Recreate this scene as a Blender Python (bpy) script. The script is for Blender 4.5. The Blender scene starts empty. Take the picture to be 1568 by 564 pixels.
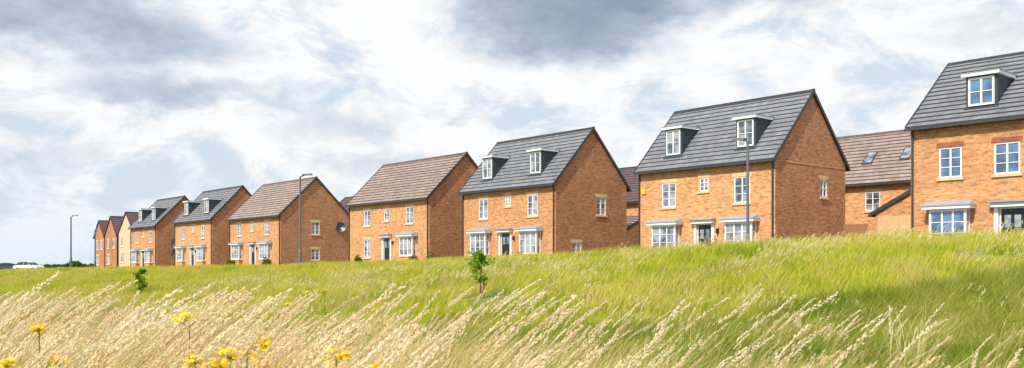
import bpy, math, random
import numpy as np
from mathutils import Vector, noise as mnoise
random.seed(7); rng=np.random.default_rng(7)
S=bpy.context.scene
S.view_settings.view_transform='Standard'; S.view_settings.look='None'; S.view_settings.exposure=0
COL=S.collection
# ------------------------------------------------------------ site axes
A=np.array([-.655,.756]); B=np.array([.756,.655]); P7=np.array([13.25,46.0]); DH=40.1
def site(t,n):   # t along the street, n metres in front of facade line
    p=P7+t*A-n*B; return float(p[0]),float(p[1])
def tofxy(x,y): return (x-P7[0])*A[0]+(y-P7[1])*A[1]
def dofxy(x,y): return x*B[0]+y*B[1]
def sstep(a,b,x):
    k=np.clip((x-a)/(b-a),0,1); return k*k*(3-2*k)
def plain(t): return np.interp(t,[-60,-5,10,30,60,100,138,200,500],[.15,.12,.1,.02,-.1,-.3,-.95,-1.5,-2.2])
def crest(t): return np.interp(t,[-60,-16,-6,2.6,14,29,60,95,138,200,500],[1.0,.66,.38,.18,-.08,-.33,-.42,-.66,-1.1,-1.6,-2.3])
def height(x,y):
    x=np.asarray(x,float); y=np.asarray(y,float)
    t=tofxy(x,y); d=dofxy(x,y)
    c=crest(t); p=plain(t)
    dip=-1.4-.0*t
    z=dip+(c-dip)*sstep(7,25,d)
    z=np.where(d>26,c+(p-c)*sstep(26,30,d),z)
    und=.05*np.sin(x*.9+.3*y)*np.cos(y*.7-x*.2)+.04*np.sin(x*2.1+1)*np.sin(y*1.7)
    z=z+und*(1-sstep(22,28,d)*.8)*(d<28)*sstep(-20,0,d+20)
    return z
# ------------------------------------------------------------ node helpers
def newmat(name):
    m=bpy.data.materials.new(name); m.use_nodes=True
    nt=m.node_tree; bs=nt.nodes['Principled BSDF']; return m,nt,bs
def N(nt,t,**k):
    n=nt.nodes.new(t)
    for a,b in k.items(): setattr(n,a,b)
    return n
def math_(nt,op,a,b=None,c=None,clamp=False):
    n=nt.nodes.new('ShaderNodeMath'); n.operation=op; n.use_clamp=clamp
    for i,v in enumerate((a,b,c)):
        if v is None: continue
        if isinstance(v,(int,float)): n.inputs[i].default_value=v
        else: nt.links.new(v,n.inputs[i])
    return n.outputs[0]
def ramp(nt,fac,stops):
    n=nt.nodes.new('ShaderNodeValToRGB'); cr=n.color_ramp
    while len(cr.elements)<len(stops): cr.elements.new(.5)
    for e,(p,c) in zip(cr.elements,stops): e.position=p; e.color=(c[0],c[1],c[2],1)
    nt.links.new(fac,n.inputs[0]); return n.outputs[0]
def noise_(nt,vec,scale,detail=4,rough=.55,dist=0):
    n=nt.nodes.new('ShaderNodeTexNoise'); n.inputs['Scale'].default_value=scale
    n.inputs['Detail'].default_value=detail; n.inputs['Roughness'].default_value=rough; n.inputs['Distortion'].default_value=dist
    if vec is not None: nt.links.new(vec,n.inputs['Vector'])
    return n
def mix_(nt,fac,a,b,mode='MIX'):
    n=nt.nodes.new('ShaderNodeMix'); n.data_type='RGBA'; n.blend_type=mode
    for i,v in ((0,fac),(6,a),(7,b)):
        if isinstance(v,(int,float)): n.inputs[i].default_value=v
        elif isinstance(v,tuple): n.inputs[i].default_value=(v[0],v[1],v[2],1)
        else: nt.links.new(v,n.inputs[i])
    return n.outputs[2]
def plainmat(name,col,rough=.6,var=.15,scale=6,metal=0):
    m,nt,bs=newmat(name); tc=N(nt,'ShaderNodeTexCoord')
    nz=noise_(nt,tc.outputs['Object'],scale,5)
    lo=tuple(c*(1-var) for c in col); hi=tuple(min(1,c*(1+var)) for c in col)
    nt.links.new(ramp(nt,nz.outputs[0],[(.3,lo),(.7,hi)]),bs.inputs['Base Color'])
    bs.inputs['Roughness'].default_value=rough; bs.inputs['Metallic'].default_value=metal; return m
def brickmat(name,c1,c2,mortar,off=0.):
    m,nt,bs=newmat(name); tc=N(nt,'ShaderNodeTexCoord'); sp=N(nt,'ShaderNodeSeparateXYZ'); nt.links.new(tc.outputs['Object'],sp.inputs[0])
    u=math_(nt,'ADD',sp.outputs[0],sp.outputs[1]); cb=N(nt,'ShaderNodeCombineXYZ'); nt.links.new(u,cb.inputs[0]); nt.links.new(sp.outputs[2],cb.inputs[1])
    br=N(nt,'ShaderNodeTexBrick'); nt.links.new(cb.outputs[0],br.inputs['Vector'])
    br.inputs['Scale'].default_value=1; br.inputs['Brick Width'].default_value=.225; br.inputs['Row Height'].default_value=.075
    br.inputs['Mortar Size'].default_value=.008; br.inputs['Mortar Smooth'].default_value=.3; br.inputs['Bias'].default_value=off
    for k,c in (('Color1',c1),('Color2',c2),('Mortar',mortar)): br.inputs[k].default_value=(*c,1)
    n1=noise_(nt,tc.outputs['Object'],.9,5,.6)
    st=N(nt,'ShaderNodeVectorMath',operation='MULTIPLY'); nt.links.new(cb.outputs[0],st.inputs[0]); st.inputs[1].default_value=(1,3.0,1)
    n2=noise_(nt,st.outputs[0],2.6,4,.85)
    oi=N(nt,'ShaderNodeObjectInfo')
    c=mix_(nt,1.0,br.outputs['Color'],ramp(nt,n1.outputs[0],[(.3,(.82,.79,.76)),(.7,(1.12,1.1,1.06))]),'MULTIPLY')
    c=mix_(nt,1.0,c,ramp(nt,n2.outputs[0],[(.33,(.52,.42,.37)),(.5,(1,1,1)),(.67,(1.38,1.3,1.22))]),'MULTIPLY')
    c=mix_(nt,1.0,c,ramp(nt,oi.outputs['Random'],[(0,(.9,.88,.86)),(1,(1.06,1.06,1.06))]),'MULTIPLY')
    nt.links.new(c,bs.inputs['Base Color']); bs.inputs['Roughness'].default_value=.9
    bp=N(nt,'ShaderNodeBump'); bp.inputs['Strength'].default_value=.5; bp.inputs['Distance'].default_value=.01
    nt.links.new(br.outputs['Fac'],bp.inputs['Height']); bp.invert=True; nt.links.new(bp.outputs[0],bs.inputs['Normal'])
    return m
def tilemat(name,c1,c2):
    m,nt,bs=newmat(name); tc=N(nt,'ShaderNodeTexCoord'); sp=N(nt,'ShaderNodeSeparateXYZ'); nt.links.new(tc.outputs['Object'],sp.inputs[0])
    cb=N(nt,'ShaderNodeCombineXYZ'); nt.links.new(sp.outputs[0],cb.inputs[0]); nt.links.new(sp.outputs[2],cb.inputs[1])
    br=N(nt,'ShaderNodeTexBrick'); nt.links.new(cb.outputs[0],br.inputs['Vector'])
    br.inputs['Scale'].default_value=1; br.inputs['Brick Width'].default_value=.33; br.inputs['Row Height'].default_value=.235
    br.inputs['Mortar Size'].default_value=.006
    for k,c in (('Color1',c1),('Color2',c2),('Mortar',tuple(v*.5 for v in c1))): br.inputs[k].default_value=(*c,1)
    n1=noise_(nt,tc.outputs['Object'],1.3,6,.65)
    c=mix_(nt,1.0,br.outputs['Color'],ramp(nt,n1.outputs[0],[(.3,(.8,.8,.8)),(.7,(1.2,1.2,1.2))]),'MULTIPLY')
    nt.links.new(c,bs.inputs['Base Color']); bs.inputs['Roughness'].default_value=.62
    return m
M={}
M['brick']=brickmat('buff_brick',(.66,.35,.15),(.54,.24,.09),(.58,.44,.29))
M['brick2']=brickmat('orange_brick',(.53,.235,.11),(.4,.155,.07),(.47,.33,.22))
M['redbrick']=brickmat('red_brick',(.42,.13,.06),(.36,.1,.045),(.4,.26,.18))
M['stone']=plainmat('buff_stone',(.66,.48,.27),.85)
M['render']=plainmat('cream_render',(.6,.46,.32),.9)
M['grey']=tilemat('grey_roof_tile',(.205,.215,.24),(.155,.165,.19))
M['brown']=tilemat('brown_roof_tile',(.33,.25,.21),(.25,.185,.155))
M['dbrown']=tilemat('dark_brown_roof_tile',(.13,.075,.07),(.1,.058,.055))
M['edge']=plainmat('tile_edge_shadow_gap',(.035,.035,.04),.8)  # tile edges coloured dark to stand for gap shadow between courses; ridge tiles reuse it
M['verge']=plainmat('dark_verge',(.045,.045,.05),.5)
M['white']=plainmat('white_upvc',(.8,.8,.8),.35,.04)
M['lead']=plainmat('lead_grey_canopy',(.3,.34,.4),.5)
M['slate']=plainmat('dormer_cladding',(.035,.05,.062),.5,.2)
M['black']=plainmat('black_paint',(.012,.013,.016),.3)
M['pole']=plainmat('galvanised_steel',(.13,.145,.16),.5,.1,6,.2)
M['wood']=plainmat('fence_wood',(.3,.15,.08),.85,.3,12)
M['lwood']=plainmat('pale_wood',(.62,.42,.22),.8,.2,12)
M['yellow']=plainmat('yellow_plastic',(.8,.5,.03),.4,.05)
M['asphalt']=plainmat('asphalt',(.05,.05,.052),.9,.25,20)
M['paving']=plainmat('paving',(.28,.27,.26),.9,.15,10)
M['lamp']=plainmat('lamp_lens',(.6,.6,.58),.3,.05)
def glassmat(name,dk,lt):
    m,nt,bs=newmat(name); tc=N(nt,'ShaderNodeTexCoord'); nz=noise_(nt,tc.outputs['Object'],1.1,2)
    nt.links.new(ramp(nt,nz.outputs[0],[(.38,dk),(.56,lt)]),bs.inputs['Base Color'])
    bs.inputs['Roughness'].default_value=.04; bs.inputs['IOR'].default_value=2.1; return m
M['glass']=glassmat('window_glass',(.03,.05,.08),(.33,.36,.4))
M['glassb']=glassmat('window_glass_sky_reflection',(.02,.06,.15),(.08,.2,.4))  # blue sky reflection put into the base colour of these panes
# ------------------------------------------------------------ mesh builder
class MB:
    def __init__(s): s.v=[];s.f=[];s.m=[];s.mats=[]; s.basis()
    def basis(s,o=(0,0,0),u=(1,0,0),n=(0,1,0)): s.o=Vector(o);s.u=Vector(u);s.n=Vector(n)
    def P(s,u,d,z): return tuple(s.o+s.u*u+s.n*d+Vector((0,0,z)))
    def mi(s,k):
        if k not in s.mats: s.mats.append(k)
        return s.mats.index(k)
    def poly(s,pts,k,raw=False):
        b=len(s.v)
        for p in pts: s.v.append(tuple(p) if raw else s.P(*p))
        s.f.append(tuple(range(b,b+len(pts)))); s.m.append(s.mi(k))
    def box(s,u0,u1,d0,d1,z0,z1,k):
        b=len(s.v)
        for z in (z0,z1):
            for (u,d) in ((u0,d0),(u1,d0),(u1,d1),(u0,d1)): s.v.append(s.P(u,d,z))
        for f in ((3,2,1,0),(4,5,6,7),(0,1,5,4),(1,2,6,5),(2,3,7,6),(3,0,4,7)):
            s.f.append(tuple(b+i for i in f)); s.m.append(s.mi(k))
    def tube(s,p0,p1,r0,r1,k,n=8):
        p0=Vector(p0);p1=Vector(p1);a=(p1-p0).normalized()
        x=a.orthogonal().normalized();y=a.cross(x);b=len(s.v)
        for p,r in ((p0,r0),(p1,r1)):
            for i in range(n):
                c=2*math.pi*i/n; s.v.append(tuple(p+x*math.cos(c)*r+y*math.sin(c)*r))
        for i in range(n):
            j=(i+1)%n; s.f.append((b+i,b+j,b+n+j,b+n+i)); s.m.append(s.mi(k))
        s.f.append(tuple(b+n-1-i for i in range(n))); s.m.append(s.mi(k))
        s.f.append(tuple(b+n+i for i in range(n))); s.m.append(s.mi(k))
    def build(s,name,parent=None,loc=None,rotz=0):
        me=bpy.data.meshes.new(name); me.from_pydata(s.v,[],s.f)
        for k in s.mats: me.materials.append(M[k] if isinstance(k,str) else k)
        me.polygons.foreach_set('material_index',s.m); me.update()
        o=bpy.data.objects.new(name,me); COL.objects.link(o)
        if parent: o.parent=parent
        if loc is not None: o.location=loc
        o.rotation_euler[2]=rotz
        return o
def empty(name,loc,rz):
    e=bpy.data.objects.new(name,None); COL.objects.link(e); e.location=loc; e.rotation_euler[2]=rz; return e
# ------------------------------------------------------------ house parts
def wall(mb,W,z0,z1,holes,k):
    us=sorted({0,W}|{h[0] for h in holes}|{h[0]+h[2] for h in holes})
    zs=sorted({z0,z1}|{h[1] for h in holes}|{h[1]+h[3] for h in holes})
    for i in range(len(us)-1):
        for j in range(len(zs)-1):
            cu=(us[i]+us[i+1])/2; cz=(zs[j]+zs[j+1])/2
            if any(h[0]<cu<h[0]+h[2] and h[1]<cz<h[1]+h[3] for h in holes): continue
            mb.poly([(us[i],0,zs[j]),(us[i+1],0,zs[j]),(us[i+1],0,zs[j+1]),(us[i],0,zs[j+1])],k)
    R=.1
    for (u,z,w,h) in [x[:4] for x in holes]:
        mb.poly([(u,0,z),(u,0,z+h),(u,R,z+h),(u,R,z)],k); mb.poly([(u+w,0,z),(u+w,R,z),(u+w,R,z+h),(u+w,0,z+h)],k)
        mb.poly([(u,0,z),(u,R,z),(u+w,R,z),(u+w,0,z)],k); mb.poly([(u,0,z+h),(u+w,0,z+h),(u+w,R,z+h),(u,R,z+h)],k)
def window(mb,u,z,w,h,d=.03,g='glass',bars=2,cols=2,f=.065):
    mb.poly([(u,d+.045,z),(u+w,d+.045,z),(u+w,d+.045,z+h),(u,d+.045,z+h)],g)
    a,b=d,d+.05
    mb.box(u,u+w,a,b,z,z+f,'white'); mb.box(u,u+w,a,b,z+h-f,z+h,'white')
    mb.box(u,u+f,a,b,z+f,z+h-f,'white'); mb.box(u+w-f,u+w,a,b,z+f,z+h-f,'white')
    iw=(w-2*f)
    for c in range(1,cols):
        uc=u+f+iw*c/cols; mb.box(uc-.035,uc+.035,a+.005,b,z+f,z+h-f,'white')
    for r in range(1,bars+1):
        zc=z+f+(h-2*f)*r/(bars+1)
        for c in range(cols):
            x0=u+f+iw*c/cols+(.035 if c else 0); x1=u+f+iw*(c+1)/cols-(.035 if c<cols-1 else 0)
            mb.box(x0,x1,a+.012,b-.008,zc-.014,zc+.014,'white')
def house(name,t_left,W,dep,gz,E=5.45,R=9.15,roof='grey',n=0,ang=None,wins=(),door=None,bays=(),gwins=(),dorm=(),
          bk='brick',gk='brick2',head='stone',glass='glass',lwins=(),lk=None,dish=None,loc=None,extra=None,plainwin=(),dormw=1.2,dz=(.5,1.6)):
    x,y=site(t_left,n) if loc is None else loc
    rz=math.atan2(-A[1],A[0]*-1) if ang is None else ang
    root=empty(name,(x,y,gz),rz)
    lk=lk or gk
    mb=MB(); fr=MB(); tr=MB(); lower=-.6
    holes=[(u-w/2,z,w,h) for (u,z,w,h) in wins]+[(u-w/2,z,w,h) for (u,z,w,h) in plainwin]
    if door is not None: holes.append((door-.48,.12,.96,2.08))
    bh=[(u-w/2+.12,.7,w-.24,1.35) for (u,w) in bays]
    wall(mb,W,lower,E,holes+bh,bk)
    for (u,z,w,h) in holes:
        if h>2: continue
        window(fr,u,z,w,h,g=glass)
        tr.box(u-.08,u+w+.08,-.07,.05,z-.11,z-.004,'stone')
        tr.box(u-.09,u+w+.09,-.008,.02,z+h+.004,z+h+.2,head)
    if door is not None:
        fr.box(door-.42,door+.42,.05,.09,.14,2.14,'black')
        fr.box(door-.3,door-.06,.035,.05,1.4,1.9,'glass'); fr.box(door+.06,door+.3,.035,.05,1.4,1.9,'glass')
        fr.box(door-.48,door-.42,.03,.09,.12,2.2,'white'); fr.box(door+.42,door+.48,.03,.09,.12,2.2,'white'); fr.box(door-.42,door+.42,.03,.09,2.14,2.2,'white')
        tr.box(door-.66,door-.5,-.06,.0,.0,2.2,'white'); tr.box(door+.5,door+.66,-.06,.0,.0,2.2,'white')
        tr.box(door-.7,door+.7,-.3,.0,2.205,2.38,'white'); tr.box(door-.78,door+.78,-.42,.0,2.385,2.45,'lead')
        tr.box(door-.6,door+.6,-.9,0,-.3,.1,'paving')
        tr.box(door+.85,door+.97,-.14,-.002,1.65,1.9,'black')
    # right gable, left gable, back
    for side in (0,1):
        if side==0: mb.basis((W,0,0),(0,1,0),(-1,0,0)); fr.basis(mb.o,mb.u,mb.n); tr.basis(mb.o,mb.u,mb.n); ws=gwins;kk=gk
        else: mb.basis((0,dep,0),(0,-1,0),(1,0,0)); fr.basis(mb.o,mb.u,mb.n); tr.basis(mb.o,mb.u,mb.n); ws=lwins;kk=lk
        hh=[(u-w/2,z,w,h) for (u,z,w,h) in ws]
        wall(mb,dep,lower,E,hh,kk); mb.poly([(0,0,E),(dep,0,E),(dep/2,0,R)],kk)
        for (u,z,w,h) in hh:
            window(fr,u,z,w,h,g=glass,bars=1 if h<1 else 2)
            tr.box(u-.08,u+w+.08,-.07,.05,z-.11,z-.004,'stone'); tr.box(u-.09,u+w+.09,-.008,.02,z+h+.004,z+h+.2,head)
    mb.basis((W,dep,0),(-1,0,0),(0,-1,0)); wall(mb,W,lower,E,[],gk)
    for q in (mb,fr,tr): q.basis()
    if extra in('alarm',): tr.box(W,W+.02,.0,dep,E-.28,E-.21,'brick')
    if extra in('alarm','flue'):
        tr.box(W,W+.012,1.2,1.45,.9,1.25,'white')
    mb.build('walls',root); 
    # roof
    rf=MB(); half=dep/2; m=(R-E)/half; oh=.26; gx=.1
    zs=lambda yy: E+m*yy
    sl=math.hypot(half+oh,(half+oh)*m); nc=max(6,round(sl/.36))
    for sgn in (0,1):
        Y=(lambda yy: yy) if sgn==0 else (lambda yy: dep-yy)
        for i in range(nc):
            y0=-oh+(half+oh)*i/nc; y1=-oh+(half+oh)*(i+1)/nc
            zlo=zs(y0)+.125; zhi=zs(y1)+.07
            q=[(-gx,Y(y0),zlo),(W+gx,Y(y0),zlo),(W+gx,Y(y1),zhi),(-gx,Y(y1),zhi)]
            rf.poly(q if sgn==0 else q[::-1],roof)
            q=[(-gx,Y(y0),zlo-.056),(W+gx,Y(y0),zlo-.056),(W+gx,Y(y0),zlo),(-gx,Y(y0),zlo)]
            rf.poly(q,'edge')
        rf.poly([(-gx,Y(-oh),zs(-oh)+.02),(W+gx,Y(-oh),zs(-oh)+.02),(W+gx,Y(half),zs(half)+.02),(-gx,Y(half),zs(half)+.02)],'verge')
        for xx in (-gx-.04,W+gx):
            pts=[]
            for X in (xx,xx+.04):
                pts.append([(X,Y(-oh-.02),zs(-oh)-.08),(X,Y(half),zs(half)-.08),(X,Y(half),zs(half)+.15),(X,Y(-oh-.02),zs(-oh)+.15)])
            a,b=pts; rf.poly(a,'verge'); rf.poly(b,'verge')
            for i in range(4):
                j=(i+1)%4; rf.poly([a[i],a[j],b[j],b[i]],'verge')
        g0,g1=(-oh-.13,-oh-.01) if sgn==0 else (dep+oh+.01,dep+oh+.13)
        rf.box(-gx,W+gx,g0,g1,zs(-oh)-.06,zs(-oh)+.05,'verge')
    # ridge tiles
    k=int(W/.45)
    for i in range(k):
        x0=-gx+(W+2*gx)*i/k; x1=-gx+(W+2*gx)*(i+1)/k-.015
        zr=R+.08
        for (ya,za,yb,zb) in ((-.17,-.13,-.08,.05),(-.08,.05,.08,.05),(.08,.05,.17,-.13)):
            rf.poly([(x0,half+ya,zr+za),(x1,half+ya,zr+za),(x1,half+yb,zr+zb),(x0,half+yb,zr+zb)],'dbrown' if roof=='brown' else 'edge')
    rf.box(W+gx-.05,W+gx+.05,half-.09,half+.09,R-.05,R+.15,'verge')
    rf.build('roof',root)
    # eaves course
    tr.box(.0,W,-.035,-.002,zs(-oh)-.2,zs(-oh)-.06,bk); 
    if extra=='dentil':
        i=0
        while i*.24<W: tr.box(i*.24,i*.24+.11,-.08,-.036,zs(-oh)-.19,zs(-oh)-.07,bk); i+=1
    # downpipe
    tr.box(W-.16,W-.08,-.1,-.02,-.1,zs(-oh)-.06,'verge'); tr.box(.05,.12,-.09,-.02,-.1,zs(-oh)-.06,'verge')
    for (u,w) in bays:
        p=.42
        tr.box(u-w/2,u+w/2,-p,-.001,-.4,.62,bk); tr.box(u-w/2-.05,u+w/2+.05,-p-.06,-.003,.622,.7,'stone')
        fr.basis((0,-p,0),(1,0,0),(0,1,0)); window(fr,u-w/2+.02,.7,w-.04,1.5,d=.0,g=glass,bars=2,cols=3,f=.09)
        fr.basis((u+w/2-.02,-p+.05,0),(0,1,0),(-1,0,0)); window(fr,0,.7,p-.06,1.5,d=.0,g=glass,bars=2,cols=1,f=.06)
        fr.basis((u-w/2+.02,-.01,0),(0,-1,0),(1,0,0)); window(fr,0,.7,p-.06,1.5,d=.0,g=glass,bars=2,cols=1,f=.06)
        fr.basis()
        e=.2; zt=2.2
        tr.box(u-w/2-e,u+w/2+e,-p-.2,-.002,zt+.003,zt+.12,'white')
        q0=[(u-w/2-e-.03,-p-.24,zt+.125),(u+w/2+e+.03,-p-.24,zt+.125),(u+w/2+e+.03,-.004,zt+.125),(u-w/2-e-.03,-.004,zt+.125)]
        q1=[(u-w/2-e-.03,-p-.24,zt+.17),(u+w/2+e+.03,-p-.24,zt+.17),(u+w/2+e-.1,-.004,zt+.36),(u-w/2-e+.1,-.004,zt+.36)]
        tr.poly(q0[::-1],'lead'); tr.poly(q1,'lead')
        for i in range(4):
            j=(i+1)%4; tr.poly([q0[i],q0[j],q1[j],q1[i]],'lead')
    if dish:
        for (u,z) in dish:
            c=Vector((W+.28,u,z)); nrm=Vector((.75,-.6,.25)).normalized(); xx=nrm.orthogonal().normalized(); yy=nrm.cross(xx)
            ring=[tuple(c+(xx*math.cos(q)+yy*math.sin(q))*.52) for q in np.linspace(0,2*math.pi,20,endpoint=False)]
            cen=tuple(c-nrm*.09)
            for i in range(20): tr.poly([ring[i],ring[(i+1)%20],cen],'black')
            tr.tube((W,u,z-.1),cen,.03,.03,'black'); tr.tube(tuple(c-yy*.4),tuple(c+nrm*.4),.015,.015,'black')
    if extra=='alarm': tr.box(.28,.52,-.09,-.002,4.05,4.35,'yellow')
    fr.build('windows_and_door',root); tr.build('trim_and_bays',root)
    for xc in dorm:
        dm=MB(); w=dormw; y0=dz[0]; zb=zs(y0)-.03; zt=zs(y0)+dz[1]; yb=(zt-E)/m
        dm.poly([(xc-w/2,y0,zb),(xc+w/2,y0,zb),(xc+w/2,y0,zt),(xc-w/2,y0,zt)],'slate')
        for X in (xc-w/2,xc+w/2): dm.poly([(X,y0,zb),(X,yb,zt),(X,y0,zt)],'slate')
        dm.box(xc-w/2-.13,xc+w/2+.13,y0-.2,yb-.1,zt,zt+.13,'white'); dm.box(xc-w/2-.15,xc+w/2+.15,y0-.22,yb+.1,zt+.132,zt+.16,'lead')
        dm.basis((0,y0,0)); window(dm,xc-w/2+.1,zb+.18,w-.2,zt-zb-.24,d=-.06,g=glass,bars=1,cols=2,f=.08); dm.basis()
        dm.box(xc-w/2-.05,xc+w/2+.05,y0-.14,y0-.02,zb-.08,zb+.1,'slate')
        dm.build('dormer',root)
    return root
WZ=3.2;WH=1.37
# main row (t of left end, width)
rz8=math.atan2(-.731,.682)
house('brick_house',0,10.5,8.4,.12,E=5.8,R=8.95,loc=(16.8,38.5),ang=rz8,wins=[(1.6,3.5,.9,1.25),(3.75,3.5,.95,1.25),(6.2,3.5,.7,1.25),(8.8,3.5,.95,1.25)],door=3.95,bays=[(1.65,1.5),(8.8,1.6)],dorm=[2.6,7.6],head='redbrick',glass='glassb',extra='dentil',dz=(.6,1.35))
house('brick_house',9.04,9.04,6.8,.1,E=5.5,R=9.1,wins=[(2.2,WZ,1.0,WH),(4.62,3.95,.6,.72),(7.05,WZ,1.0,WH)],door=4.65,bays=[(2.15,1.7),(7.1,1.7)],gwins=[(4.6,3.6,.7,.95)],dorm=[2.15,6.95],extra='alarm')
house('brick_house',25.6,9.6,6.7,.1,E=5.35,R=8.95,wins=[(2.3,WZ,1.0,WH),(4.95,3.95,.6,.72),(7.4,WZ,1.0,WH)],door=4.7,bays=[(2.2,1.7),(7.4,1.7)],gwins=[(4.2,3.3,.95,1.2),(1.9,.7,.9,.75)],dorm=[2.2,7.2])
house('brick_house',41.2,11.5,7.0,.1,E=5.2,R=8.6,roof='brown',wins=[(2.8,3.2,1.0,1.3),(5.7,3.5,.7,1.0),(8.9,3.2,1.05,1.3)],plainwin=[(2.8,.6,1.0,1.5)],door=5.75,bays=[(9.0,1.8)])
house('brick_house',65.1,11.4,7.5,.0,E=5.0,R=8.6,roof='brown',wins=[(2.2,3.1,1.0,1.3),(5.2,3.5,.7,.9),(8.5,3.1,1.0,1.3)],door=5.5,bays=[(2.2,1.8),(8.6,1.8)],gwins=[(3.7,3.1,.9,1.2),(3.7,.6,.9,1.1)],dish=[(6.3,3.9)])
house('brick_house',80.3,10.7,6.9,-.1,E=5.35,R=8.9,wins=[(2.4,WZ,1.0,WH),(5.3,3.95,.6,.72),(8.2,WZ,1.0,WH)],door=5.3,bays=[(2.4,1.7),(8.2,1.7)],dorm=[2.3,8.1])
house('brick_house',95.4,9.1,6.9,-.25,E=5.35,R=8.9,wins=[(2.2,WZ,1.0,WH),(4.6,3.95,.6,.72),(7.0,WZ,1.0,WH)],door=4.6,bays=[(2.2,1.7),(7.0,1.7)],dorm=[2.15,6.95],dish=[(2.2,3.2),(2.2,1.9)])
# gable-fronted houses at the far end
ab=math.atan2(B[1],B[0])
for (t,gz,R,dp,fk) in ((97.3,-.3,7.5,6.0,'render'),(104.2,-.5,7.4,4.9,'brick2'),(109.6,-.6,7.1,4.4,'brick2')):
    house('gable_fronted_house',0,9,dp,gz,E=4.9,R=R,roof='dbrown',loc=site(t,-1.0),ang=ab,lwins=[(1.3,3.0,.9,1.2),(dp-1.2,3.0,.9,1.2),(1.4,.8,1.2,1.3)],lk=fk,gk='brick2',bk='brick2',wins=[(1.6,3.1,.8,1.1)])
# houses on the street behind
hb=house('brick_house',8.5,14,7,.1,E=5.3,R=8.7,roof='brown',n=-14.8,wins=[(5.9,3.4,1.0,1.2),(10,3.3,1,1.2)],bk='brick')
sk=MB()
for (sx,sy) in ((4.9,1.6),(7.35,1.7)):
    z=lambda yy: 5.3+yy*(3.4/3.5)+.13
    for (e,zz,k) in ((.0,.03,'verge'),(.08,.05,'glass')):
        sk.poly([(sx-.35+e,sy-.5+e,z(sy-.5+e)+zz),(sx+.35-e,sy-.5+e,z(sy-.5+e)+zz),(sx+.35-e,sy+.4-e,z(sy+.4-e)+zz),(sx-.35+e,sy+.4-e,z(sy+.4-e)+zz)],k)
    for (x0,x1,y0,y1) in ((sx-.35,sx+.35,sy-.5,sy-.5),(sx+.35,sx+.35,sy-.5,sy+.4),(sx-.35,sx-.35,sy-.5,sy+.4)):
        sk.poly([(x0,y0,z(y0)-.08),(x1,y1,z(y1)-.08),(x1,y1,z(y1)+.03),(x0,y0,z(y0)+.03)],'verge')
sk.build('skylights',hb)
house('brick_house',28,11,7,.1,E=5.1,R=8.1,roof='dbrown',n=-14,wins=[(7.2,3.2,1.1,1.3),(3,3.2,1,1.3)],bk='brick')
house('brick_house',68,11,7,0,E=5.1,R=8.0,roof='dbrown',n=-12,wins=[(7.2,3.2,1.1,1.3)],bk='brick2')
# garages
house('brick_garage',0,5,5.6,.1,E=2.9,R=4.35,roof='dbrown',loc=site(-6.2,-9),ang=ab,bk='brick',lk='brick',gk='brick')
house('brick_garage',24,6,5,.1,E=2.4,R=3.5,roof='brown',n=-8.5,bk='brick',gk='brick')
# fences
def fence(x0,y0,x1,y1,z,h,k,name):
    f=MB(); L=math.hypot(x1-x0,y1-y0); i=0; u=0
    while u<L: f.box(u,u+.11,0,.02,0,h+random.uniform(-.01,.01),k); u+=.125
    f.box(0,L,.021,.06,.3,.38,k); f.box(0,L,.021,.06,h-.4,h-.32,k)
    u=0
    while u<=L: f.box(u,u+.1,.061,.16,0,h+.05,k); u+=1.8
    f.build(name,None,(x0,y0,z),math.atan2(y1-y0,x1-x0))
a=site(.3,-6.6); b=site(-1.4,-6.6); fence(*a,*b,.1,2.2,'wood','wooden_fence')
a=site(-2.2,-6.2); b=site(-5.2,-6.2); fence(*a,*b,.1,2.55,'lwood','wooden_gate')
# ------------------------------------------------------------ ground, road
def meshgrid(name,xs,ys,hf,mat,off=0):
    X,Y=np.meshgrid(xs,ys); Z=hf(X,Y)+off
    v=np.stack([X,Y,Z],-1).reshape(-1,3); nx=len(xs);ny=len(ys)
    i=(np.arange(ny-1)[:,None]*nx+np.arange(nx-1)[None,:]).reshape(-1)
    f=np.stack([i,i+1,i+nx+1,i+nx],-1)
    me=bpy.data.meshes.new(name); me.from_pydata(v.tolist(),[],f.tolist()); me.materials.append(mat)
    me.polygons.foreach_set('use_smooth',[True]*len(f)); me.update()
    o=bpy.data.objects.new(name,me); COL.objects.link(o); return o
gm,nt,bs=newmat('ground_soil_and_grass')
geo=N(nt,'ShaderNodeNewGeometry'); n1=noise_(nt,geo.outputs['Position'],.12,6,.6); n2=noise_(nt,geo.outputs['Position'],3,5,.7)
c=ramp(nt,n1.outputs[0],[(.35,(.13,.16,.025)),(.5,(.18,.19,.045)),(.65,(.26,.22,.08))])
c=mix_(nt,1.0,c,ramp(nt,n2.outputs[0],[(.3,(.6,.6,.6)),(.7,(1.3,1.3,1.3))]),'MULTIPLY')
nt.links.new(c,bs.inputs['Base Color']); bs.inputs['Roughness'].default_value=1
def axis(lo,hi,a,b,st):
    c=list(np.arange(a,b,st)); l=[];x=a;s=st
    while x>lo: s*=1.25; x-=s; l.append(max(x,lo))
    r=[];x=c[-1];s=st
    while x<hi: s*=1.25; x+=s; r.append(min(x,hi))
    return np.array(l[::-1]+c+r)
meshgrid('ground',axis(-3000,3000,-90,45,.8),axis(-200,4000,-4,150,.8),height,gm)
def strip(name,t0,t1,na,nb,mat,zoff,side=True):
    ts=np.arange(t0,t1,3.0); mb=MB()
    for i in range(len(ts)-1):
        p=[]
        for t in (ts[i],ts[i+1]):
            for n in (na,nb):
                x,y=site(t,n); p.append((x,y,float(height(*site(t,n)))+zoff))
        mb.poly([p[0],p[2],p[3],p[1]],mat)
        if side:
            for (q,r) in ((0,2),(1,3)): mb.poly([p[q],p[r],(p[r][0],p[r][1],p[r][2]-.2),(p[q][0],p[q][1],p[q][2]-.2)],mat)
    return mb.build(name)
strip('road',-50,190,3.6,9.2,'asphalt',.02,False)
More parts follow.
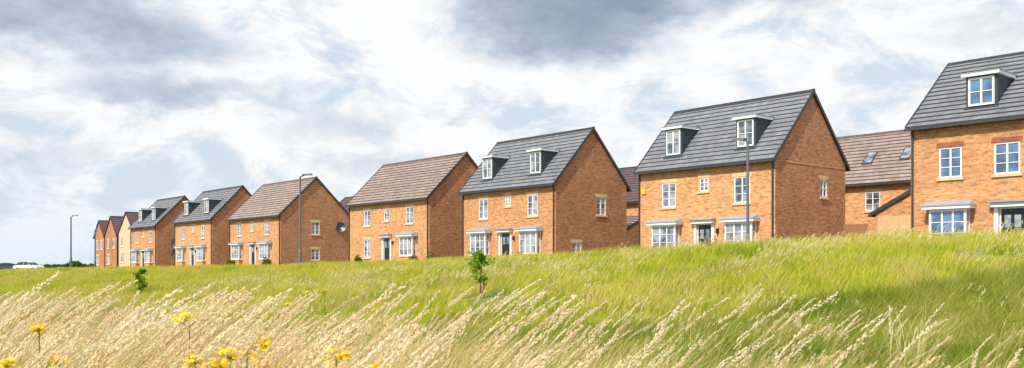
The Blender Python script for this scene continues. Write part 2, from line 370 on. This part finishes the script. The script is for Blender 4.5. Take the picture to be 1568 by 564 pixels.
strip('pavement',-50,190,1.8,3.55,'paving',.13)
# ------------------------------------------------------------ street lamps
def lamp(x,y,top,rz,k=1.):
    z0=float(height(x,y)); m=MB(); H=top-z0
    m.tube((0,0,-.2),(0,0,1.1),.1*k,.095*k,'pole',12); m.tube((0,0,1.1),(0,0,1.2),.095*k,.065*k,'pole',12); m.tube((0,0,1.2),(0,0,H-.1),.065*k,.05*k,'pole',12)
    m.tube((0,0,H-.12),(.25,0,H-.02),.035,.033,'pole',8)
    v=[(.1,-.1,H-.04),(.66,-.14,H),(.74,0,H+.01),(.66,.14,H),(.1,.1,H-.04)]
    top_=[(a*.98,b*.85,c+.09) for a,b,c in v]
    m.poly(top_,'pole'); m.poly(v[::-1],'lamp')
    for i in range(5):
        j=(i+1)%5; m.poly([v[i],v[j],top_[j],top_[i]],'pole')
    m.build('street_lamp',None,(x,y,z0),rz)
lamp(9.8,38,5.3,math.radians(130)); lamp(-12.75,55,5.5,math.radians(15),1.1); lamp(-48,99.5,5.5,math.radians(10),1.35); lamp(-57,125,5.1,math.radians(10),1.4)
# ------------------------------------------------------------ car
M['carw']=plainmat('car_paint_white',(.7,.72,.72),.25,.03); M['cars']=plainmat('car_paint_grey',(.12,.14,.17),.25,.03)
M['tyre']=plainmat('tyre',(.02,.02,.02),.8); M['dglass']=plainmat('car_glass',(.03,.04,.05),.05,.05)
def car(x,y,rz,paint):
    m=MB()
    body=[(-2.1,.35),(-2.15,.7),(-1.95,.95),(-.95,1.0),(1.2,1.0),(1.9,.92),(2.12,.7),(2.1,.35)]
    cab=[(-1.7,.98),(-1.35,1.4),(-.3,1.5),(.5,1.42),(1.25,.99)]
    def ext(pr,w0,w1,k,ks=None):
        zmin=min(p[1] for p in pr);zmax=max(p[1] for p in pr)
        W=lambda z:(w0+(w1-w0)*(z-zmin)/(zmax-zmin))
        Lp=[(a,-W(b),b) for a,b in pr];Rp=[(a,W(b),b) for a,b in pr]
        m.poly(Lp,ks or k);m.poly(Rp[::-1],ks or k)
        for i in range(len(pr)):
            j=(i+1)%len(pr); m.poly([Lp[i],Rp[i],Rp[j],Lp[j]],k if not(ks and i in(0,3)) else ks)
    ext(body,.88,.84,paint); ext(cab,.8,.62,paint,'dglass')
    for X in (-.35,.45): 
        for sg in (-1,1): m.tube((X,sg*.805,1.0),(X,sg*.65,1.46),.03,.03,paint,6)
    for X in (-1.3,1.3):
        for sg in (-1,1):
            m.tube((X,sg*.7,.32),(X,sg*.9,.32),.32,.32,'tyre',18); m.tube((X,sg*.9,.32),(X,sg*.915,.32),.2,.18,'pole',12)
    for sg in (-1,1): m.tube((2.0,sg*.6,.78),(2.12,sg*.6,.74),.12,.1,'lamp',10); m.tube((-2.05,sg*.65,.82),(-2.15,sg*.65,.82),.1,.1,'redbrick',8); m.tube((.95,sg*.85,1.05),(.95,sg*1.0,1.08),.08,.08,paint,8)
    m.build('parked_car',None,(x,y,float(height(x,y))+.0),rz)
car(-74.5,141,math.radians(-12),'carw'); car(-80.5,146,math.radians(40),'cars')
# ------------------------------------------------------------ foliage materials
def leafmat(name,stops,scale=.3,trans=.35,attr=False,rough=.6,jitter=.3):
    m,nt,bs=newmat(name); nt.nodes.remove(bs); out=nt.nodes['Material Output']
    geo=N(nt,'ShaderNodeNewGeometry'); nz=noise_(nt,geo.outputs['Position'],scale,5,.65)
    oi=N(nt,'ShaderNodeObjectInfo')
    f=math_(nt,'ADD',nz.outputs[0],math_(nt,'MULTIPLY',math_(nt,'SUBTRACT',oi.outputs['Random'],.5),jitter))
    c=ramp(nt,f,stops)
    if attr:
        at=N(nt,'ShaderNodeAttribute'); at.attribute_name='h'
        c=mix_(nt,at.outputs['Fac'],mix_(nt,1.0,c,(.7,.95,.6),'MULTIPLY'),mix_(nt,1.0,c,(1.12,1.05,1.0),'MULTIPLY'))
    d=N(nt,'ShaderNodeBsdfDiffuse'); t=N(nt,'ShaderNodeBsdfTranslucent'); mx=N(nt,'ShaderNodeMixShader'); mx.inputs[0].default_value=trans
    nt.links.new(c,d.inputs[0]); nt.links.new(c,t.inputs[0]); nt.links.new(d.outputs[0],mx.inputs[1]); nt.links.new(t.outputs[0],mx.inputs[2]); nt.links.new(mx.outputs[0],out.inputs[0])
    return m
G_bank=leafmat('bank_grass_blades',[(.22,(.24,.3,.03)),(.4,(.42,.45,.04)),(.54,(.58,.56,.07)),(.66,(.64,.53,.15)),(.8,(.6,.44,.22))],.3,.35,True,jitter=.45)
G_green=leafmat('meadow_grass_blades',[(.25,(.1,.17,.018)),(.45,(.21,.28,.035)),(.6,(.38,.4,.08)),(.78,(.54,.45,.18))],.35,.35,True,jitter=.4)
G_straw=leafmat('dry_grass_blades',[(.25,(.5,.38,.16)),(.5,(.74,.58,.3)),(.75,(.88,.74,.46))],.5,.4,True,jitter=.5)
G_mid=leafmat('tan_grass_blades',[(.25,(.42,.34,.13)),(.5,(.57,.42,.2)),(.75,(.66,.46,.27))],.4,.35,True)
G_head=leafmat('seed_heads',[(.25,(.78,.58,.34)),(.5,(.9,.74,.5)),(.75,(.94,.84,.66))],.6,.45)
G_leaf=leafmat('sapling_leaves',[(.3,(.1,.2,.015)),(.5,(.2,.34,.03)),(.7,(.34,.48,.06))],6,.45)
G_tree=leafmat('hedge_leaves',[(.3,(.03,.06,.015)),(.6,(.07,.12,.03))],1,.2)
G_stem=leafmat('green_stems',[(.3,(.12,.2,.03)),(.7,(.25,.3,.07))],3,.2)
G_flow=leafmat('ragwort_petals',[(.3,(.85,.6,.01)),(.7,(.93,.76,.02))],20,.2)
M['bark']=plainmat('bark',(.14,.1,.07),.9,.3,20)
def rawmesh(name,V,F,mats,mi=None,h=None,link=True):
    me=bpy.data.meshes.new(name); me.from_pydata(V,[],F)
    for m in mats: me.materials.append(m)
    if mi is not None: me.polygons.foreach_set('material_index',mi)
    if h is not None:
        a=me.attributes.new('h','FLOAT','POINT'); a.data.foreach_set('value',h)
    me.update(); o=bpy.data.objects.new(name,me)
    if link: COL.objects.link(o)
    return o
def tuft(name,n,rad,h0,h1,w,lean,mat,bias=.5,seg=3):
    V=[];F=[];Hh=[]
    for i in range(n):
        a=random.uniform(0,6.283); r=rad*math.sqrt(random.random()); bx,by=r*math.cos(a),r*math.sin(a)
        h=random.uniform(h0,h1); ph=random.gauss(0,.6) if random.random()<bias else random.uniform(0,6.283)
        L=h*random.uniform(.15,1)*lean; sa=random.uniform(0,3.1416); sx,sy=math.cos(sa)*w/2,math.sin(sa)*w/2
        b=len(V)
        for s in range(seg+1):
            q=s/seg; cx=bx+math.cos(ph)*L*q*q; cy=by+math.sin(ph)*L*q*q; cz=h*q*(1-.25*lean*q)
            if s<seg:
                ww=1-.55*q; V+= [(cx-sx*ww,cy-sy*ww,cz),(cx+sx*ww,cy+sy*ww,cz)]; Hh+=[q,q]
            else: V.append((cx,cy,cz)); Hh.append(1)
        for s in range(seg-1): F.append((b+2*s,b+2*s+1,b+2*s+3,b+2*s+2))
        F.append((b+2*seg-2,b+2*seg-1,b+2*seg))
    return rawmesh(name,V,F,[mat],h=Hh,link=False)
def stalks(name,n,rad,h0,h1,lean,headlen=.2,hw=.012,thick=.0016,nsp=70,sp=.011):
    V=[];F=[];MI=[]
    for k in range(n):
        a=random.uniform(0,6.283); r=rad*math.sqrt(random.random()); bx,by=r*math.cos(a),r*math.sin(a)
        h=random.uniform(h0,h1); ph=random.gauss(0,.35); L=h*random.uniform(.6,1.15)*lean; ex=random.uniform(1.7,2.6)
        hl=headlen*random.uniform(.7,1.3)/h; hwk=hw*random.uniform(.6,1.3)
        def C(q): 
            g=L*q**ex; return Vector((bx+math.cos(ph)*g,by+math.sin(ph)*g,h*(q-.3*lean*lean*q**3*.9)))
        seg=8; b=len(V)
        for s in range(seg+1):
            q=s/seg; c=C(q); t=thick*(1-.5*q)
            for i in range(3):
                an=i*2.094; V.append(tuple(c+Vector((math.cos(an)*t,math.sin(an)*t,0))))
        for s in range(seg):
            for i in range(3):
                j=(i+1)%3; F.append((b+3*s+i,b+3*s+j,b+3*s+3+j,b+3*s+3+i)); MI.append(0)
        for i in range(nsp):
            q=1-hl*(i+random.random())/nsp; f=(1-q)/hl
            prof=math.sin(math.pi*min(1,max(0,f*.85+.12)))**.7
            c=C(q); tg=(C(min(1.02,q+.01))-C(q-.01)).normalized()
            o=tg.orthogonal().normalized(); p=tg.cross(o); an=random.uniform(0,6.283)
            out=o*math.cos(an)+p*math.sin(an); c=c+out*hwk*prof*random.uniform(.05,1)
            d=(tg+out*.35).normalized(); side=d.cross(Vector((random.random(),random.random(),random.random()))).normalized()
            l=sp*random.uniform(.8,1.4); w=l*.22; bb=len(V)
            V+=[tuple(c),tuple(c+d*l*.5+side*w),tuple(c+d*l),tuple(c+d*l*.5-side*w)]; F.append((bb,bb+1,bb+2,bb+3)); MI.append(1)
    return rawmesh(name,V,F,[G_straw,G_head],mi=MI,link=False)
def scatter(name,pts,rot,scl,idx,templates,zs=None):
    colt=bpy.data.collections.new(name+'_clumps')
    for o in templates: colt.objects.link(o)
    me=bpy.data.meshes.new(name); me.vertices.add(len(pts)); me.vertices.foreach_set('co',np.asarray(pts,np.float32).ravel())
    for nm,ty,val in (('rotz','FLOAT',rot),('scl','FLOAT',scl),('idx','INT',idx)):
        a=me.attributes.new(nm,ty,'POINT'); a.data.foreach_set('value',val)
    me.update(); ob=bpy.data.objects.new(name,me); COL.objects.link(ob)
    ng=bpy.data.node_groups.new(name,'GeometryNodeTree')
    ng.interface.new_socket('Geometry',in_out='INPUT',socket_type='NodeSocketGeometry'); ng.interface.new_socket('Geometry',in_out='OUTPUT',socket_type='NodeSocketGeometry')
    gi=ng.nodes.new('NodeGroupInput'); go=ng.nodes.new('NodeGroupOutput'); ci=ng.nodes.new('GeometryNodeCollectionInfo')
    ci.inputs['Collection'].default_value=colt; ci.inputs['Separate Children'].default_value=True; ci.inputs['Reset Children'].default_value=True
    ip=ng.nodes.new('GeometryNodeInstanceOnPoints'); ip.inputs['Pick Instance'].default_value=True
    def na(nm,ty):
        n=ng.nodes.new('GeometryNodeInputNamedAttribute'); n.data_type=ty; n.inputs[0].default_value=nm; return n.outputs[0]
    cb=ng.nodes.new('ShaderNodeCombineXYZ'); ng.links.new(na('rotz','FLOAT'),cb.inputs[2])
    L=ng.links.new; L(gi.outputs[0],ip.inputs['Points']); L(ci.outputs[0],ip.inputs['Instance']); L(na('idx','INT'),ip.inputs['Instance Index'])
    L(cb.outputs[0],ip.inputs['Rotation']); L(na('scl','FLOAT'),ip.inputs['Scale']); L(ip.outputs[0],go.inputs[0])
    md=ob.modifiers.new('scatter','NODES'); md.node_group=ng
    return ob
def sample(n,D0,D1,xl=-.68,xr=.68,pw=1.0):
    u=rng.random(n); p=pw+1; D=(D0**p+(D1**p-D0**p)*u)**(1/p)
    r=rng.uniform(xl,xr,n); return r*D,D
SAP=[(-.75,22,.8),(-14.2,35,.5)]
def clear(x,y):
    k=np.ones(len(x),bool)
    for (a,b,r) in SAP: k&=((x-a)**2+((y-b+.6)/1.8)**2)>r*r
    return k
def pn(x,y,s,o=0): return np.array([mnoise.noise(Vector((a*s+o,b*s-o,o))) for a,b in zip(x,y)])
def fin(x,y): return np.stack([x,y,height(x,y)-.01],-1)
# green meadow
tg=[tuft('g%d'%i,34,.22,.16,.4,.009,.7,G_bank) for i in range(6)]
tn=[tuft('n%d'%i,40,.16,.2,.5,.0055,.8,G_green,seg=4) for i in range(5)]
tf=[tuft('f%d'%i,34,.5,.16,.34,.022,.6,G_bank,seg=2) for i in range(4)]
x,y=sample(11000,4.5,15,pw=.9); k=len(x)
scatter('meadow_grass',fin(x,y),rng.normal(0,.5,k),rng.uniform(.7,1.3,k)*(1+.4*pn(x,y,.3,3)),rng.integers(0,5,k),tn)
x,y=sample(40000,11,62,pw=.85); d=dofxy(x,y); kp=(d<28.5)&(d>9)&clear(x,y)
x,y=x[kp],y[kp];k=len(x)
scatter('meadow_grass',fin(x,y),rng.normal(0,.5,k),rng.uniform(.55,1.3,k)*(1+.6*pn(x,y,.35,5)),rng.integers(0,6,k),tg)
x,y=sample(16000,55,190,-.7,-.15,pw=.6); d=dofxy(x,y); kp=(d<29.5)
x,y=x[kp],y[kp];k=len(x)
scatter('meadow_grass',fin(x,y),rng.normal(0,.5,k),rng.uniform(.6,1.2,k),rng.integers(0,4,k),tf)
# dry grass: dense stand on the left of the hollow, thinning to the right
ts=[tuft('s%d'%i,36,.16,.4,.9,.0045,.8,G_straw,bias=.95,seg=5) for i in range(6)]
tm=[tuft('m%d'%i,26,.25,.16,.4,.008,.7,G_mid,bias=.8,seg=3) for i in range(5)]
x,y=sample(8500,3.0,12,pw=.8); r=x/y
w=np.interp(r,[-.6,-.3,-.15,0,.15,.6],[.95,.88,.55,.18,.07,.04])*np.clip((12.5-y)/4,0,1)
kp=(rng.random(len(x))<w*(.85+.9*pn(x,y,.6,9))); x,y=x[kp],y[kp];k=len(x)
scatter('dry_grass',fin(x,y),rng.normal(0,.3,k),rng.uniform(.7,1.2,k),rng.integers(0,6,k),ts)
x,y=sample(36000,9,70,pw=.8); d=dofxy(x,y); r=x/y
nz=pn(x,y,.16,2)+.8*pn(x,y,.55,4)
w=np.clip(.25+1.3*nz+.3*np.clip(-r*1.5,-.3,1)-.35*sstep(16,23,d)*(r>-.25)+.35*np.exp(-((d-12.5)/3)**2),0,.9)
kp=(d<28)&(rng.random(len(x))<w)&clear(x,y); x,y=x[kp],y[kp];k=len(x)
scatter('dry_grass',fin(x,y),rng.normal(0,.4,k),rng.uniform(.6,1.15,k),rng.integers(0,5,k),tm)
# tall seed head grass
th=[stalks('h%d'%i,2,.14,.98,1.28,.52,headlen=.22,hw=.0095,thick=.0018,nsp=95,sp=.014) for i in range(14)]
x,y=sample(1800,2.7,8.5,pw=.8); r=x/y
w=np.interp(r,[-.6,-.3,-.1,.1,.3,.6],[.8,.8,.42,.22,.13,.1])*np.clip((9.5-y)/4,0,1)
kp=rng.random(len(x))<w; x,y=x[kp],y[kp];k=len(x); r=x/y
scatter('seed_head_grass',fin(x,y),rng.normal(0,.38,k),rng.uniform(.72,1.12,k)*np.where(r>.28,.9,1),rng.integers(0,14,k),th)
tb=[stalks('b%d'%i,6,.3,.35,.62,.4,headlen=.1,hw=.012,thick=.002,nsp=12,sp=.022) for i in range(5)]
x,y=sample(7000,9,34,pw=.8); d=dofxy(x,y); kp=(d<24)&clear(x,y)&(rng.random(len(x))<np.clip(.15+1.4*pn(x,y,.25,12),0,.7)); x,y=x[kp],y[kp];k=len(x)
scatter('seed_head_grass',fin(x,y),rng.normal(0,.4,k),rng.uniform(.6,1.0,k),rng.integers(0,5,k),tb)
# ------------------------------------------------------------ ragwort
def ragwort(x,y,top,R):
    z0=float(height(x,y)); H=top-z0; mb=MB()
    def add(p0,p1,r):
        mb.tube(p0,p1,r,r*.6,G_stem,5)
    base=(0,0,H-R*1.6); add((0,0,0),base,.005)
    for i in range(13):
        a=random.uniform(0,6.283); rr=R*math.sqrt(random.random()); e=(rr*math.cos(a),rr*math.sin(a),H-.02-.3*rr*rr/R+random.uniform(-.03,.0))
        add(base,e,.002)
        for j in range(random.randint(3,6)):
            c=Vector(e)+Vector((random.gauss(0,.014),random.gauss(0,.014),random.uniform(-.01,.02)))
            n=Vector((random.gauss(0,.5),random.gauss(-.2,.5),1)).normalized(); o=n.orthogonal().normalized(); p=n.cross(o); s=random.uniform(.008,.012)
            for q in range(10):
                b0=q*.628; w=.22
                mb.poly([tuple(c),tuple(c+(o*math.cos(b0-w)+p*math.sin(b0-w))*s*.8),tuple(c+(o*math.cos(b0)+p*math.sin(b0))*s),tuple(c+(o*math.cos(b0+w)+p*math.sin(b0+w))*s*.8)],G_flow)
            mb.poly([tuple(c+n*.003+(o*math.cos(q)+p*math.sin(q))*.004) for q in np.linspace(0,6.28,7)[:-1]],'yellow')
    for i in range(10):
        zz=H*random.uniform(.3,.85); a=random.uniform(0,6.283); l=.1; dx,dy=math.cos(a)*l,math.sin(a)*l
        mb.poly([(0,0,zz),(dx*.5-dy*.2,dy*.5+dx*.2,zz+.03),(dx,dy,zz+.01),(dx*.5+dy*.2,dy*.5-dx*.2,zz+.03)],G_stem)
    mb.build('ragwort',None,(x,y,z0))
for (u,yy,D,R) in ((290,474,4.2,.05),(60,493,4.4,.026),(90,541,3.9,.026),(352,531,3.6,.03),(378,529,3.6,.026),(402,514,3.7,.026),(515,527,3.4,.03),(584,550,3.3,.034),(299,537,3.6,.028),(330,545,3.5,.035),(12,547,4,.02),(510,558,3.3,.03),(400,545,3.6,.02),(470,444,16,.08),(497,441,17,.08),(440,462,13,.05),(410,452,15,.06),(620,560,3.2,.02)):
    ragwort((u-784)/1400*D,D,(408-yy)/1400*D,R)
# ------------------------------------------------------------ saplings
def sapling(x,y,top,cr,nl,ls,cb=.35,stake=False):
    z0=float(height(x,y)); H=top-z0; mb=MB(); pts=[Vector((0,0,-.05))]; 
    for i in range(1,8): pts.append(Vector((random.gauss(0,.012)*i,random.gauss(0,.012)*i,H*.92*i/7)))
    for i in range(7): mb.tube(pts[i],pts[i+1],.022*(1-i/8)+.004,.022*(1-(i+1)/8)+.004,'bark',6)
    tips=[]
    for i in range(24):
        q=random.uniform(cb,.97); a=random.uniform(0,6.283); k=min(6,int(q*7)); b0=pts[k]+(pts[k+1]-pts[k])*(q*7-k)
        l=cr*math.sin(math.pi*min(1,(q-cb)/(1-cb)*.8+.2))*random.uniform(.5,1.25)
        e=b0+Vector((math.cos(a)*l,math.sin(a)*l,l*random.uniform(.4,1.0))); mb.tube(b0,e,.006,.002,'bark',5); tips.append((b0,e))
    for i in range(nl):
        b0,e=random.choice(tips); q=random.uniform(.3,1.05); c=b0+(e-b0)*q+Vector([random.gauss(0,.03) for _ in range(3)])
        d=Vector([random.gauss(0,1) for _ in range(3)]).normalized(); s=d.cross(Vector([random.gauss(0,1) for _ in range(3)])).normalized()
        l=ls*random.uniform(.6,1.2); w=l*.3
        mb.poly([tuple(c),tuple(c+d*l*.5+s*w),tuple(c+d*l),tuple(c+d*l*.5-s*w)],G_leaf)
    if stake: mb.tube((.07,0,-.1),(.07,0,H*.4),.022,.022,'bark',6)
    mb.build('sapling_tree',None,(x,y,z0))
sapling(-.75,22,.42,.33,760,.085,.32,True)
sapling(-14.2,35,-.02,.3,600,.1,.15)
# front garden shrubs
def shrub(x,y,r,h,col=None):
    z0=float(height(x,y)); mb=MB()
    for i in range(420):
        a=random.uniform(0,6.28); e=math.acos(random.uniform(0,1)); k=random.uniform(.6,1.05)
        c=Vector((r*k*math.cos(a)*math.sin(e),r*k*math.sin(a)*math.sin(e),h*k*math.cos(e)+.05)); d=Vector([random.gauss(0,1) for _ in range(3)]).normalized()*.06; s=d.orthogonal()*.6
        mb.poly([tuple(c-d),tuple(c+s),tuple(c+d),tuple(c-s)],G_tree if i%3 else G_leaf)
    for i in range(5):
        a=i*1.25; mb.tube((0,0,-.05),(r*.6*math.cos(a),r*.6*math.sin(a),h*.7),.02,.008,'bark',5)
    mb.build('garden_shrub',None,(x,y,z0))
for (t,n,r,h) in ((3.2,.7,.35,1.3),(-.4,1.0,.4,.7),(5.8,.7,.3,.8),(18.5,.8,.4,.8),(30.5,.9,.5,.8),(28.7,.6,.5,1.0),(38.5,.8,.4,.9),(55,.8,.5,.9),(63,.8,.5,.8)):
    shrub(*site(t,n),r,h)
# ------------------------------------------------------------ distant hedge
mb=MB()
for i in range(5200):
    q=random.random(); X=-330+q*260; Y=420+random.uniform(-6,6); hh=2.2+2.6*abs(mnoise.noise(Vector((X*.05,0,3))))+1.2*abs(mnoise.noise(Vector((X*.3,0,7))))
    c=Vector((X,Y,-2.2+hh*math.sqrt(random.random()))); d=Vector([random.gauss(0,1) for _ in range(3)]).normalized()*.9; s=d.orthogonal().normalized()*.6
    mb.poly([tuple(c-d),tuple(c+s),tuple(c+d),tuple(c-s)],G_tree)
mb.build('distant_hedgerow')
mb=MB()
for i in range(900):
    a=random.uniform(0,6.28); r=3*math.sqrt(random.random()); z=random.random()**.6*(2.8-.12*r*r*1.5)
    c=Vector((-98+r*math.cos(a),205+r*math.sin(a),-1.6+max(0,z))); d=Vector([random.gauss(0,1) for _ in range(3)]).normalized()*.35; s=d.orthogonal().normalized()*.2
    mb.poly([tuple(c-d),tuple(c+s),tuple(c+d),tuple(c-s)],G_tree)
mb.build('bush')
# ------------------------------------------------------------ sun, world, camera
az=math.atan2(-.6,-.8); el=math.radians(44)
sd=Vector((math.sin(az)*math.cos(el),math.cos(az)*math.cos(el),math.sin(el)))
L=bpy.data.lights.new('sun','SUN'); L.energy=5.0; L.angle=math.radians(.6); L.color=(1,.94,.84)
lo=bpy.data.objects.new('sun',L); COL.objects.link(lo); lo.rotation_euler=(-sd).to_track_quat('-Z','Y').to_euler()
w=bpy.data.worlds.new('World'); S.world=w; w.use_nodes=True; nt=w.node_tree; bg=nt.nodes['Background']; bg.inputs[1].default_value=.1
sky=N(nt,'ShaderNodeTexSky'); sky.sky_type='NISHITA'; sky.sun_disc=False; sky.sun_elevation=el; sky.sun_rotation=az%(2*math.pi); sky.air_density=1.2; sky.dust_density=2
tc=N(nt,'ShaderNodeTexCoord'); sp=N(nt,'ShaderNodeSeparateXYZ'); nt.links.new(tc.outputs['Generated'],sp.inputs[0])
AZ=math_(nt,'MULTIPLY',math_(nt,'ARCTAN2',sp.outputs[0],sp.outputs[1]),57.2958)
EL=math_(nt,'MULTIPLY',math_(nt,'ARCSINE',sp.outputs[2]),57.2958)
q=N(nt,'ShaderNodeCombineXYZ'); nt.links.new(AZ,q.inputs[0]); nt.links.new(math_(nt,'MULTIPLY',EL,1.9),q.inputs[1])
wn=noise_(nt,q.outputs[0],.12,7,.62); ws=N(nt,'ShaderNodeSeparateColor'); nt.links.new(wn.outputs[1],ws.inputs[0])
AZW=math_(nt,'ADD',AZ,math_(nt,'MULTIPLY',math_(nt,'SUBTRACT',ws.outputs[0],.5),10))
ELW=math_(nt,'ADD',EL,math_(nt,'MULTIPLY',math_(nt,'SUBTRACT',ws.outputs[1],.5),5))
tot=None
for (a,e,rx,ry,amp) in ((3.5,15.2,6.0,2.1,.9),(12,16.4,6,1.2,.5),(-26,13.6,8,1.7,.7),(-21,10.6,4.6,.8,.55),(-27,6.4,3.6,.9,.38),(-11,8.7,3.6,1.2,.34),(-8.5,5.8,3.6,1.0,.36),(27,13,5,1.0,.2),(60,25,20,6,.8),(-60,22,18,5,.8),(0,38,30,7,.7)):
    dx=math_(nt,'DIVIDE',math_(nt,'SUBTRACT',AZW,a),rx); dy=math_(nt,'DIVIDE',math_(nt,'SUBTRACT',ELW,e),ry)
    d2=math_(nt,'ADD',math_(nt,'MULTIPLY',dx,dx),math_(nt,'MULTIPLY',dy,dy))
    g=math_(nt,'MULTIPLY',math_(nt,'EXPONENT',math_(nt,'MULTIPLY',math_(nt,'MULTIPLY',d2,d2),-.5)),amp)
    tot=g if tot is None else math_(nt,'ADD',tot,g)
f1=noise_(nt,q.outputs[0],.2,8,.6,.3); f2=noise_(nt,q.outputs[0],.55,7,.62)
dark=math_(nt,'ADD',math_(nt,'SUBTRACT',tot,.05),math_(nt,'MULTIPLY',math_(nt,'SUBTRACT',f1.outputs[0],.5),.7))
dark=math_(nt,'ADD',dark,math_(nt,'MULTIPLY',math_(nt,'SUBTRACT',f2.outputs[0],.5),.4))
n=nt.nodes.new('ShaderNodeValToRGB'); nt.links.new(dark,n.inputs[0]); cr=n.color_ramp
st=[(0.0,(.97,.975,.985)),(.14,(.86,.89,.93)),(.42,(.6,.68,.78)),(.7,(.41,.49,.6)),(1.0,(.29,.37,.48))]
while len(cr.elements)<5: cr.elements.new(.5)
for e_,(p,c) in zip(cr.elements,st): e_.position=p; e_.color=(*c,1)
cl=N(nt,'ShaderNodeVectorMath',operation='SCALE'); nt.links.new(n.outputs[0],cl.inputs[0]); cl.inputs['Scale'].default_value=10
off=N(nt,'ShaderNodeVectorMath',operation='ADD'); nt.links.new(q.outputs[0],off.inputs[0]); off.inputs[1].default_value=(37,11,5)
f3=noise_(nt,off.outputs[0],.16,8,.64,.4)
gap=math_(nt,'SUBTRACT',f3.outputs[0],math_(nt,'MULTIPLY',tot,.3))
mr=N(nt,'ShaderNodeMapRange'); nt.links.new(gap,mr.inputs[0]); mr.inputs[1].default_value=.47; mr.inputs[2].default_value=.6; mr.inputs[3].default_value=0; mr.inputs[4].default_value=.6
mxs=mix_(nt,mr.outputs[0],cl.outputs[0],mix_(nt,.65,sky.outputs[0],(5.0,7.1,9.5)))
hz=N(nt,'ShaderNodeMapRange'); nt.links.new(EL,hz.inputs[0]); hz.inputs[1].default_value=0; hz.inputs[2].default_value=6; hz.inputs[3].default_value=.65; hz.inputs[4].default_value=0
mxs=mix_(nt,hz.outputs[0],mxs,(7.0,8.3,9.6))
nt.links.new(mxs,bg.inputs[0])
cam=bpy.data.cameras.new('camera'); co=bpy.data.objects.new('camera',cam); COL.objects.link(co)
co.location=(0,0,0); co.rotation_euler=(math.radians(90),0,0); cam.sensor_width=36; cam.lens=32.14; cam.shift_y=.0804; cam.clip_end=8000; cam.clip_start=.05
S.camera=co
